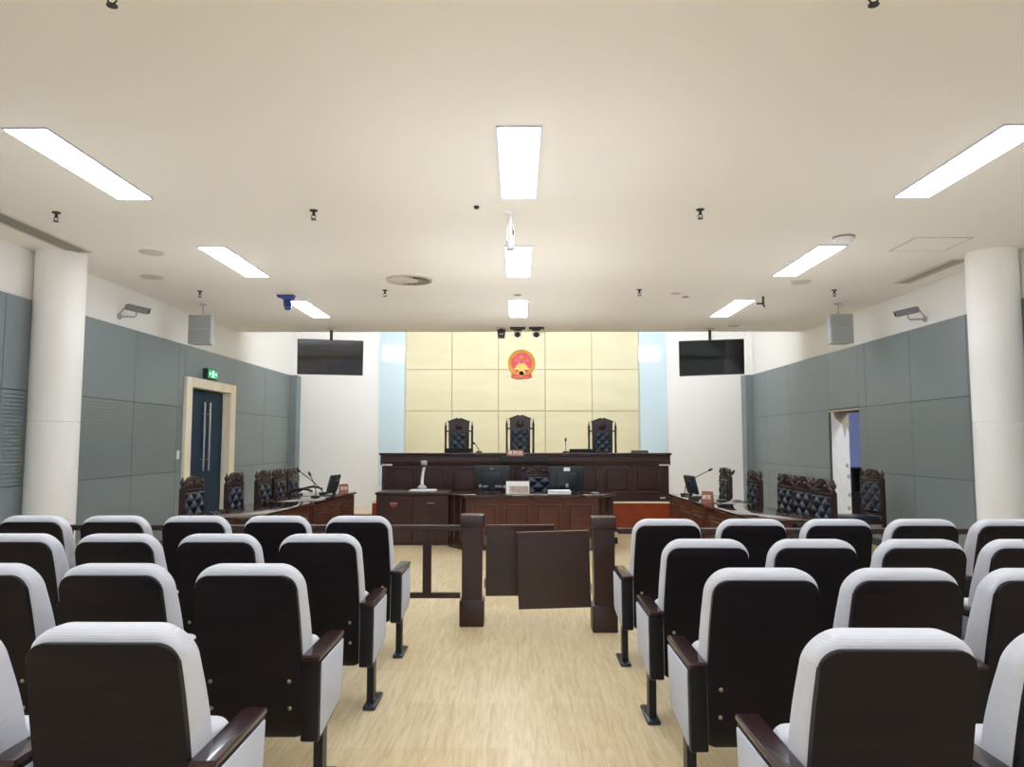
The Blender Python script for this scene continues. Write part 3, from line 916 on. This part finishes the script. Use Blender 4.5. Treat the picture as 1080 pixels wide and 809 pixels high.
t = thing('paper_stack', 'flat white stack of papers on the clerk desk before the sticker monitor', 'papers', (.59, 10.52, .76))
b = MB(); b.box(-.16, .16, -.1, .1, 0, .03); b.box(-.158, .155, -.098, .104, .031, .05, 0, 1, Matrix.Rotation(R(2), 4, 'Z')); b.build('sheets', M['paper'], t, 0)
b = MB(); b.tube([(.82, 10.5, .768), (.86, 10.46, .768), (.9, 10.5, .768), (.95, 10.47, .768), (1.0, 10.5, .768), (1.06, 10.46, .768)], .008, 8)
tag(b.build('desk_cable', M['black']), 'short black cable curling on the clerk desk beyond the papers', 'cable')
b = MB(); b.box(-.06, .06, -.025, .025, 0, .02, .006, 2); o = b.build('stapler', M['silver']); o.location = (1.1, 10.56, .76); o.rotation_euler = (0, 0, R(8)); tag(o, 'small pale stapler on the corner of the clerk desk', 'stapler')

# document camera
t = thing('document_camera', 'white document camera with tall arm standing on the dark cabinet', 'document camera', (-1.4, 10.98, .76))
b = MB(); b.box(-.2, .2, -.1, .1, 0, .03, .012, 2); b.build('base', M['white_plastic'], t)
b = MB(); b.lathe([(.075, .025), (.07, .06), (.04, .09), (.03, .1)], (-.02, 0, 0), 20); b.build('arm_mount', M['silver'], t)
b = MB(); b.tube([(-.02, 0, .08), (-.015, 0, .2), (.0, 0, .3), (.012, 0, .36), (.012, -.01, .4)], [.024, .022, .02, .02, .02], 12); b.build('arm', M['white_plastic'], t)
b = MB(); b.box(-.03, .055, -.075, .03, .385, .455, .014, 2); b.slot = 1; b.lathe([(.02, .36), (.022, .39)], (.012, -.03, 0), 14); b.build('camera_head', [M['silver'], M['black']], t)

# things on the counsel tables
TT = .76
monitor((-2.55, 10.12, TT), PI / 2 - R(4), .38, .25, 'slim dark monitor leaning on the counsel table, cream-framed door side', None, 14, .04)
microphone((-2.66, 9.74, TT), [(0, 0, .025), (.0, 0, .1), (-.02, .0, .18), (-.06, 0, .26), (-.075, 0, .29)], 'short black gooseneck microphone in front of the table monitor, cream-framed door side')
microphone((-2.72, 10.36, TT), [(0, 0, .025), (-.08, -.01, .12), (-.2, -.02, .22), (-.33, -.03, .32)], 'long leaning microphone behind the table monitor, cream-framed door side')
nameplate((-2.5, 10.62, TT), .13, .13, '原告', .055, 'small wooden name plate at the end of the counsel table by the step', M['plate_wood'], M['plate_letter'], R(30))
monitor((2.36, 9.97, TT), -PI / 2 + R(6), .38, .25, 'slim dark monitor leaning on the counsel table, open doorway side', None, 14, .04)
microphone((2.3, 10.22, TT), [(0, 0, .025), (.01, 0, .12), (.1, 0, .22), (.22, 0, .28), (.34, 0, .34)], 'black microphone curving behind the table monitor, open doorway side')
nameplate((2.28, 8.93, TT), .14, .14, '被告', .06, 'small red-brown name plate on the counsel table, open doorway side', M['plate_wood'], M['plate_letter'], R(-40))
microphone((2.5, 9.12, TT), [(0, 0, .025), (.0, 0, .1), (.06, 0, .2), (.14, 0, .34)], 'microphone leaning toward the chair behind the red-brown name plate')
b = MB(); b.tube([(2.28, 9.75, TT + .008), (2.3, 9.6, TT + .008), (2.36, 9.52, TT + .008), (2.32, 9.38, TT + .008), (2.38, 9.25, TT + .008)], .008, 8)
tag(b.build('table_cable', M['black']), 'black cable lying along the counsel table between monitor and name plate', 'cable')

# ------------------------------------------------------------------ emblem
t = thing('wall_emblem', 'round red and gold emblem hanging on the cream stone wall', 'emblem', (.09, YB - .052, 3.24))
b = MB(); b.lathe([(.3, 0), (.3, -.03), (.27, -.035), (0, -.035)], (0, 0, .02), 48, 'y'); b.build('disc', M['red'], t)
b = MB()
for s in (-1, 1):
    for k in range(22):
        a = R(-58 + k * (148 / 21))
        x, z = s * .272 * math.cos(a), .02 + .272 * math.sin(a)
        for dr, rr in ((-.018, .3), (.016, -.3)):
            mt = Matrix.Rotation(-s * (a + rr) if False else 0, 4, 'Y')
            b.ball((x + s * dr * math.cos(a), -.036, z + dr * math.sin(a)), .026, (.75, .5, .75), 8, 6)
b.lathe([(.312, 0), (.312, -.025), (.296, -.032), (.29, -.02), (.29, 0)], (0, 0, .02), 48, 'y')
b.build('wreath', M['gold'], t)
def star(cx, cz, r, y, rot=0):
    b = MB(); bm = b.bm
    ring = [bm.verts.new((cx + (r if k % 2 == 0 else r * .4) * math.sin(rot + PI * k / 5), y, cz + (r if k % 2 == 0 else r * .4) * math.cos(rot + PI * k / 5))) for k in range(10)]
    c = bm.verts.new((cx, y - r * .3, cz)); d = bm.verts.new((cx, y + .002, cz))
    for k in range(10):
        bm.faces.new((ring[k], ring[(k + 1) % 10], c)); bm.faces.new((ring[(k + 1) % 10], ring[k], d))
    return b
star(0, .16, .058, -.036).build('star', M['gold_paint'], t, 0)
for x, z, ro in ((-.13, .075, .5), (-.065, .05, .2), (.065, .05, -.2), (.13, .075, -.5)):
    star(x, z, .026, -.036, ro).build('star', M['gold_paint'], t, 0)
b = MB()
b.box(-.17, .17, -.045, -.035, -.13, -.085, .002, 1); b.box(-.12, .12, -.05, -.035, -.085, -.06); b.prism([(-.15, -.062), (.15, -.062), (.11, -.035), (-.11, -.035)], 'y', -.052, -.035)
b.box(-.085, .085, -.05, -.035, -.035, -.018); b.prism([(-.115, -.02), (.115, -.02), (.075, .01), (-.075, .01)], 'y', -.052, -.035)
b.build('gate_tower', M['gold_paint'], t, 0)
b = MB(); b.lathe([(.085, 0), (.085, -.045), (.055, -.05), (.05, -.035), (.0, -.035)], (0, 0, -.215), 24, 'y')
for k in range(12):
    a = 2 * PI * k / 12
    b.box(-.014, .014, -.044, -.01, .078, .102, 0, 1, Matrix.Translation((0, 0, -.215)) @ Matrix.Rotation(a, 4, 'Y'))
b.build('cog', M['gold_paint'], t, 30)
b = MB()
for s in (-1, 1):
    b.prism([(0, -.255), (s * .1, -.225), (s * .2, -.19), (s * .22, -.235), (s * .235, -.3), (s * .17, -.325), (s * .09, -.315), (0, -.33)], 'y', -.05, -.005, .01, 2)
b.build('ribbon', M['drape_red'], t)
b = MB()
for s in (-1, 1):
    b.tube([(0, -.052, -.262), (s * .1, -.053, -.238), (s * .2, -.052, -.21)], .006, 6); b.tube([(0, -.052, -.312), (s * .1, -.053, -.3), (s * .2, -.052, -.305)], .006, 6)
b.build('ribbon_edge', M['gold_paint'], t)

# ------------------------------------------------------------------ televisions
def tv(x, y, z, yaw, roll, label, px):
    t = thing('television', label, 'television', (x, y, z), yaw)
    mt = Matrix.Rotation(roll, 4, 'Y') @ Matrix.Rotation(R(8.5), 4, 'X')
    w, h = .565, .31
    b = MB(); b.box(-w, w, 0, .05, -h, h, .006, 1, mt); b.box(-w * .6, w * .6, .05, .09, -h * .6, h * .5, .01, 1, mt); b.build('casing', M['black'], t)
    b = MB(); b.box(-w + .012, w - .012, -.004, .001, -h + .018, h - .012, 0, 1, mt); b.build('screen', M['screen'], t, 0)
    b = MB(); b.tube([(px, .12, 0), (px, .12, CEIL - z - .01)], .026, 14); b.box(px - .15, px + .15, .085, .12, -.12, .12); b.build('pole', M['dark_metal'], t, 30)
    b = MB(); b.lathe([(.07, CEIL - z - .03), (.09, CEIL - z - .012), (.09, CEIL - z)], (px, .12, 0), 20); b.build('ceiling_plate', M['vent_white'], t)
tv(-3.3, 12.85, 2.975, R(10), R(.5), 'black television hanging from the ceiling, cream-framed door side', 0)
tv(3.41, 12.85, 2.965, R(-2), R(-1.8), 'black television hanging from the ceiling, open doorway side', 0)

# speakers hung near the side walls
def speaker(x, y, label, rz):
    t = thing('hanging_speaker', label, 'speaker', (x, y, CEIL), rz, 'hanging speakers')
    b = MB(); b.prism([(-.165, -.17), (.165, -.17), (.165, -.59), (-.165, -.59)], 'y', 0, .24, .01, 2)
    b.deform(lambda c: Vector((c.x * (1 if c.y < .12 else .8), c.y, c.z)))
    b.build('cabinet', M['grey_metal'], t)
    for z0, z1 in ((-.365, -.185), (-.575, -.38)):
        b = MB(); b.box(-.15, .15, -.012, 0, z0, z1, .005, 1); b.build('grille', M['grey_grill'], t)
    b = MB(); b.tube([(0, .12, -.17), (0, .12, 0)], .012, 8); b.lathe([(.05, -.012), (.05, 0)], (0, .12, 0), 16); b.build('hanger', M['silver'], t)
speaker(-4.6, 10.5, 'pale grey speaker hanging near the wall, cream-framed door side', R(4))
speaker(4.66, 10.5, 'pale grey speaker hanging near the wall, open doorway side', R(-4))

# wall cameras
def cctv(x, y, z, s, label):
    t = thing('security_camera', label, 'security camera', (x, y, z), 0, 'bullet cameras on the side walls')   # s = +1 on the left wall
    b = MB(); b.lathe([(.04, 0), (.04, .02)], (0, 0, 0), 16, 'x'); 
    b.deform(lambda c: Vector((c.x * s, c.y, c.z))); b.build('wall_plate', M['silver'], t)
    b = MB(); b.tube([(0, 0, 0), (s * .1, .02, -.0), (s * .18, .045, .0), (s * .2, .05, .03), (s * .2, .05, .075)], .011, 8); b.build('bracket', M['silver'], t)
    b = MB(); b.tube([(0, 0, .02), (s * .06, .02, .11), (s * .13, .04, .135)], .005, 6); b.build('lead', M['dark_metal'], t)
    mt = Matrix.Translation((s * .2, .05, .1)) @ Matrix.Rotation(-s * R(52), 4, 'Z') @ Matrix.Rotation(R(-8), 4, 'X') @ Matrix.Scale(.85, 4)
    b = MB(); b.box(-.042, .042, -.16, .16, -.04, .042, .014, 2, mt); body = b.build('body', M['grey_case'], t)
    b = MB(); b.box(-.05, .05, -.14, .2, .042, .05, .002, 1, mt); b.build('sunshield', M['silver'], t)
    b = MB(); b.box(-.034, .034, .158, .185, -.032, .034, .012, 2, mt); b.build('lens', M['black'], t)
cctv(XL, 9.3, 3.1, 1, 'silver bullet camera on the white wall strip, cream-framed door side')
cctv(XR, 9.4, 3.07, -1, 'silver bullet camera on the white wall strip, open doorway side')

# ceiling fittings
spr = None
SPL = [(-4.04, 6.27, 'beside the long grille and column'), (-1.77, 6.23, 'between two middle lights, cream-framed door side'), (-4.24, 9.65, 'near the hanging speaker, cream-framed door side'), (-1.76, 9.61, 'just beyond the round air diffuser'),
       (1.58, 6.23, 'between two middle lights, open doorway side'), (1.61, 9.6, 'near two small ceiling discs, open doorway side'), (4.2, 9.65, 'near the hanging speaker, open doorway side'), (-1.79, 3.09, 'over the back seats, cream-framed door side'), (1.57, 3.11, 'over the back seats, open doorway side')]
for x, y, w in SPL:
    lab = 'small metal sprinkler on the ceiling, ' + w
    if spr is None:
        spr = thing('ceiling_sprinkler', lab, 'sprinkler', (x, y, CEIL), 0, 'ceiling sprinklers')
        b = MB(); b.lathe([(.036, 0), (.034, -.008), (.012, -.012), (.012, -.045), (.006, -.05)], (0, 0, 0), 16); b.build('body', M['dark_metal'], spr)
        b = MB(); b.tube([(-.012, 0, -.04), (-.02, 0, -.06), (0, 0, -.08)], .004, 6); b.tube([(.012, 0, -.04), (.02, 0, -.06), (0, 0, -.08)], .004, 6); b.lathe([(.024, -.08), (.024, -.084)], (0, 0, 0), 14); b.build('deflector', M['dark_metal'], spr)
    else:
        dup(spr, (x, y, CEIL), 0, lab, 'ceiling sprinklers')
def disc(name, x, y, r, label, cat, h=.012, m='disc_grey'):
    b = MB(); b.lathe([(r, 0), (r, -h * .6), (r * .93, -h), (r * .3, -h), (r * .28, -h * 1.3), (0, -h * 1.3)], (0, 0, 0), 28)
    o = b.build(name, M[m]); o.location = (x, y, CEIL); return tag(o, label, cat)
disc('ceiling_speaker', -3.88, 7.63, .125, 'flat grey round ceiling speaker nearer the column light', 'ceiling speaker')
disc('ceiling_speaker', -4.46, 8.8, .135, 'flat grey round ceiling speaker above the bullet camera', 'ceiling speaker')
disc('ceiling_speaker', 3.56, 9.13, .13, 'flat grey round ceiling speaker at the end of a light, open doorway side', 'ceiling speaker')
disc('ceiling_plate', 2.15, 9.86, .07, 'small flat ceiling plate, larger of two beside each other', 'ceiling plate', .008)
disc('ceiling_plate', 2.33, 10.09, .045, 'small flat ceiling plate, smaller of two beside each other', 'ceiling plate', .01, 'vent_grey')
disc('ceiling_speaker', 3.75, 12.65, .1, 'flat grey round ceiling speaker above the television, open doorway side', 'ceiling speaker')
disc('ceiling_plate', .0, 9.94, .05, 'small ceiling plate between the two far middle lights', 'ceiling plate', .01, 'vent_grey')
disc('ceiling_plate', -.35, 6.13, .022, 'tiny dark sensor beside the middle light', 'sensor', .02, 'dark_metal')
t = thing('smoke_detector', 'white dome smoke detector at the corner of a light, open doorway side', 'smoke detector', (3.2, 7.1, CEIL))
b = MB(); b.lathe([(.105, 0), (.105, -.014), (.1, -.018)], (0, 0, 0), 28); b.build('base', M['vent_grey'], t)
b = MB(); b.lathe([(.098, -.016), (.088, -.04), (.06, -.064), (.03, -.074), (0, -.076)], (0, 0, 0), 28); b.build('dome', M['white_plastic'], t)

# round diffuser in a square frame
t = thing('ceiling_vent', 'round swirl air diffuser in a square ceiling plate', 'air vent', (-1.34, 8.97, CEIL))
b = MB()
for x0, x1, y0, y1 in ((-.33, .33, -.33, -.3), (-.33, .33, .3, .33), (-.33, -.3, -.3, .3), (.3, .33, -.3, .3)): b.box(x0, x1, y0, y1, -.008, 0)
b.box(-.3, .3, -.3, .3, -.004, 0); b.build('plate', M['ceiling'], t, 0)
b = MB(); b.lathe([(.27, -.004), (.27, -.006), (0, -.006)], (0, 0, 0), 36); b.build('backing', M['vent_dark'], t)
b = MB()
for k in range(24):
    mt = Matrix.Rotation(2 * PI * k / 24, 4, 'Z') @ Matrix.Rotation(R(28), 4, 'X')
    b.box(.1, .265, -.014, .014, -.016, -.012, 0, 1, mt)
b.lathe([(.285, -.004), (.285, -.02), (.262, -.02), (.262, -.006)], (0, 0, 0), 40); b.lathe([(.11, -.006), (.1, -.024), (0, -.028)], (0, 0, 0), 28)
b.build('vanes', M['vent_white'], t)

# long air grilles by the columns
def grille(x, y, w, l, label, m, open_=False):
    t = thing('air_grille', label, 'air vent', (x, y, CEIL))
    b = MB(); f = .025
    for x0, x1, y0, y1 in ((-w, w, -l, -l + f), (-w, w, l - f, l), (-w, -w + f, -l + f, l - f), (w - f, w, -l + f, l - f)): b.box(x0, x1, y0, y1, -.012, 0, .003, 1)
    b.build('frame', M['vent_white'], t)
    b = MB(); b.box(-w + f, w - f, -l + f, l - f, -.003, 0); b.build('backing', M['vent_dark'], t, 0)
    b = MB(); n = 3 if open_ else 9
    for k in range(n):
        xx = -w + f + (2 * w - 2 * f) * (k + .5) / n
        b.box(xx - .012, xx + .012, -l + f, l - f, -.006, -.003, 0, 1, None)
    if not open_:
        ny = int(l * 2 / .05)
        for k in range(ny):
            yy = -l + f + (2 * l - 2 * f) * (k + .5) / ny
            b.box(-w + f, w - f, yy - .008, yy + .008, -.008, -.003)
    b.build('slats', m, t, 0)
grille(-4.62, 6.3, .125, 1.32, 'long grey perforated air grille in the ceiling beside the column', M['vent_grey'])
grille(4.87, 8.6, .1, .62, 'short open slot air grille in the ceiling beside the column', M['vent_white'], True)
t = thing('ceiling_hatch', 'pale square access hatch in the ceiling near the slot grille', 'access hatch', (4.2, 7.38, CEIL))
b = MB(); b.box(-.27, .27, -.24, .24, -.006, 0, .002, 1); b.build('panel', M['ceiling'], t, 0)
b = MB()
for x0, x1, y0, y1 in ((-.29, .29, -.26, -.245), (-.29, .29, .245, .26), (-.29, -.275, -.245, .245), (.275, .29, -.245, .245)): b.box(x0, x1, y0, y1, -.004, 0)
b.build('rim', M['disc_grey'], t, 0)

# camera pods under the ceiling
t = thing('ceiling_camera', 'black box camera under the ceiling edge, first of three in front of the stone wall', 'camera', (-.29, 13.0, CEIL))
b = MB(); b.prism([(-.075, -.02), (.075, -.02), (.058, -.165), (-.058, -.165)], 'y', -.07, .07, .012, 2); b.lathe([(.03, 0), (.03, -.03)], (0, 0, 0), 12); b.build('housing', M['black'], t)
b = MB()
for x in (-.018, .018): b.lathe([(.011, -.072), (.011, -.078)], (x, 0, -.1), 10, 'y')
b.build('lens', M['white_plastic'], t)
def ptz(x, lab, tilt):
    t = thing('ceiling_camera', lab, 'camera', (x, 12.85, CEIL))
    b = MB(); b.box(-.135, .135, -.09, .09, -.03, 0, .008, 2); b.prism([(-.1, -.03), (.1, -.03), (.06, -.06), (-.06, -.06)], 'y', -.06, .06, .006, 1); b.build('mount_plate', M['dark_metal'], t)
    b = MB()
    for s in (-1, 1): b.box(s * .058 - .01, s * .058 + .01, -.03, .03, -.15, -.05, .008, 2)
    b.build('yoke', M['silver'], t)
    b = MB(); b.ball((0, 0, -.125), .05, (1, 1, 1), 20, 14); b.slot = 1; b.lathe([(.026, -.045), (.028, -.056), (.02, -.058)], (0, 0, -.125 + tilt), 16, 'y'); b.build('ball', [M['dark_metal'], M['black']], t)
ptz(.0, 'dark ball camera under the ceiling edge, middle of three above the emblem', -.01)
ptz(.33, 'dark ball camera under the ceiling edge, last of three toward the open doorway', .006)
t = thing('blue_camera', 'blue swivel camera on the ceiling at the corner of a far light', 'camera', (-3.19, 9.95, CEIL))
b = MB(); b.prism([(-.13, 0), (.13, 0), (.11, -.05), (.02, -.08), (-.04, -.05), (-.1, -.03)], 'y', -.06, .06, .01, 2); b.build('mount', M['blue'], t)
b = MB(); b.tube([(.02, 0, -.06), (.04, -.02, -.13), (.05, -.05, -.19)], [.05, .058, .045], 14); b.slot = 1; b.lathe([(.02, -.075), (.02, -.08)], (-.115, 0, -.02), 10, 'y'); b.build('head', [M['blue'], M['white_plastic']], t)
t = thing('ceiling_sensor', 'thin dark bracket sensor on the ceiling at the corner of a far light', 'sensor', (3.4, 10.08, CEIL))
b = MB(); b.tube([(0, 0, 0), (0, 0, -.11)], .016, 8); b.build('stem', M['dark_metal'], t)
b = MB(); b.tube([(-.1, 0, -.1), (-.02, 0, -.1), (0, 0, -.11), (.02, 0, -.15)], .012, 8); b.build('arm', M['dark_metal'], t)
t = thing('pendant_camera', 'white pendant camera hanging from the ceiling between the middle lights', 'camera', (-.06, 6.3, CEIL))
b = MB(); b.lathe([(.05, 0), (.045, -.02), (.016, -.03), (.016, -.1)], (0, 0, 0), 16); b.build('rod', M['white_plastic'], t)
b = MB(); b.tube([(0, 0, -.09), (-.025, 0, -.12), (-.03, 0, -.2), (-.028, 0, -.27)], .008, 8); b.tube([(0, 0, -.09), (.025, 0, -.12), (.03, 0, -.2), (.026, 0, -.27)], .006, 8); b.box(-.012, .012, -.012, .012, -.26, -.09, .003, 1); b.build('hanger', M['white_plastic'], t)
b = MB(); b.box(-.038, .038, -.04, .04, -.335, -.26, .008, 2); b.slot = 1; b.box(.018, .03, -.02, .01, -.2, -.165); b.build('camera_head', [M['silver'], M['dark_metal']], t)

# exit sign over the door
t = thing('exit_sign', 'green running-man exit sign over the cream door frame', 'exit sign', (XL + .02, 11.95, 2.595), PI / 2)   # local -y faces into the room
b = MB(); b.box(-.2, .2, -.11, .02, -.082, .082, .005, 1); b.build('case', M['exit_case'], t)
b = MB(); b.box(-.18, .18, -.114, -.109, -.066, .066); b.build('face', M['exit_green'], t, 0)
b = MB()
b.lathe([(.016, -.119), (.016, -.114)], (-.005, 0, .045), 12, 'y')
for pts in ([(-.012, .028), (.012, .03), (.002, -.012), (-.024, -.012)], [(-.024, -.008), (-.004, -.008), (-.03, -.05), (-.062, -.05), (-.062, -.04), (-.04, -.038)], [(-.012, -.008), (.004, -.008), (.022, -.03), (.02, -.06), (.008, -.06), (.006, -.034)],
            [(.008, .03), (.012, .018), (.042, .0), (.048, .008)], [(-.01, .03), (-.012, .018), (-.045, .012), (-.045, .022)], [(.07, -.008), (.12, -.008), (.12, -.026), (.155, 0), (.12, .026), (.12, .008), (.07, .008)], [(-.12, -.008), (-.09, -.008), (-.09, .008), (-.12, .008), (-.12, .026), (-.155, 0), (-.12, -.026)]):
    b.prism(pts, 'y', -.118, -.113)
b.build('pictogram', M['exit_white'], t, 0)
# light switch
t = thing('light_switch', 'white light switch on the grey wall before the cream door frame', 'switch', (XL + .05, 10.96, 1.3), PI / 2)
b = MB(); b.box(-.045, .045, -.012, 0, -.065, .065, .005, 2); b.build('plate', M['white_plastic'], t)
b = MB(); b.box(-.028, .028, -.018, -.011, -.045, .045, .004, 1); b.build('rocker', M['paper'], t)
# things in the passage beyond the doorway
t = thing('dark_shelf', 'dark shelf unit with a white notice seen through the open doorway', 'shelf', (XR + .95, 13.45, 0))
b = MB(); b.box(-.45, .45, 0, .35, 0, .06); b.box(-.45, .45, .33, .35, .06, 1.02); b.box(-.45, .45, 0, .33, .54, .57); b.box(-.45, .45, 0, .35, 1.0, 1.03)
for x in (-.45, -.15, .15, .42): b.box(x, x + .03, 0, .33, .06, 1.0)
b.build('carcass', M['black'], t, 0)
b = MB(); b.box(-.44, .44, .01, .03, .06, .54); b.build('door', M['black'], t, 0)
b = MB(); b.box(-.42, -.2, .002, .009, .22, .46); b.build('notice', M['paper'], t, 0)

# ------------------------------------------------------------------ world, camera, colour management
w = bpy.data.worlds.new('world'); bpy.context.scene.world = w
w.use_nodes = True
nt = w.node_tree
bg = nt.nodes['Background']
# an overcast sky above and a bright lower half added to light the ceiling
tc = nt.nodes.new('ShaderNodeTexCoord')
sx = nt.nodes.new('ShaderNodeSeparateXYZ')
rp = nt.nodes.new('ShaderNodeValToRGB')
rp.color_ramp.elements[0].position = .49; rp.color_ramp.elements[0].color = (.97, .97, 1, 1)
rp.color_ramp.elements[1].position = .52; rp.color_ramp.elements[1].color = (.24, .3, .38, 1)
mr = nt.nodes.new('ShaderNodeMapRange')
mr.inputs[1].default_value = -1; mr.inputs[2].default_value = 1
nt.links.new(tc.outputs['Generated'], sx.inputs[0])
nt.links.new(sx.outputs['Z'], mr.inputs[0])
nt.links.new(mr.outputs[0], rp.inputs['Fac'])
nt.links.new(rp.outputs['Color'], bg.inputs['Color'])
bg.inputs['Strength'].default_value = 3.0

cam = bpy.data.cameras.new('camera')
cam.sensor_fit = 'HORIZONTAL'; cam.sensor_width = 36; cam.lens = 775 / 1080 * 36
cam.clip_start = .05
co = bpy.data.objects.new('camera', cam); C.objects.link(co)
co.location = (0, 0, 1.5); co.rotation_euler = (R(94.5), 0, R(.44))
bpy.context.scene.camera = co
vs = bpy.context.scene.view_settings
vs.view_transform = 'Standard'; vs.look = 'None'; vs.gamma = 1.0; vs.use_curve_mapping = False
vs.exposure = 0.5
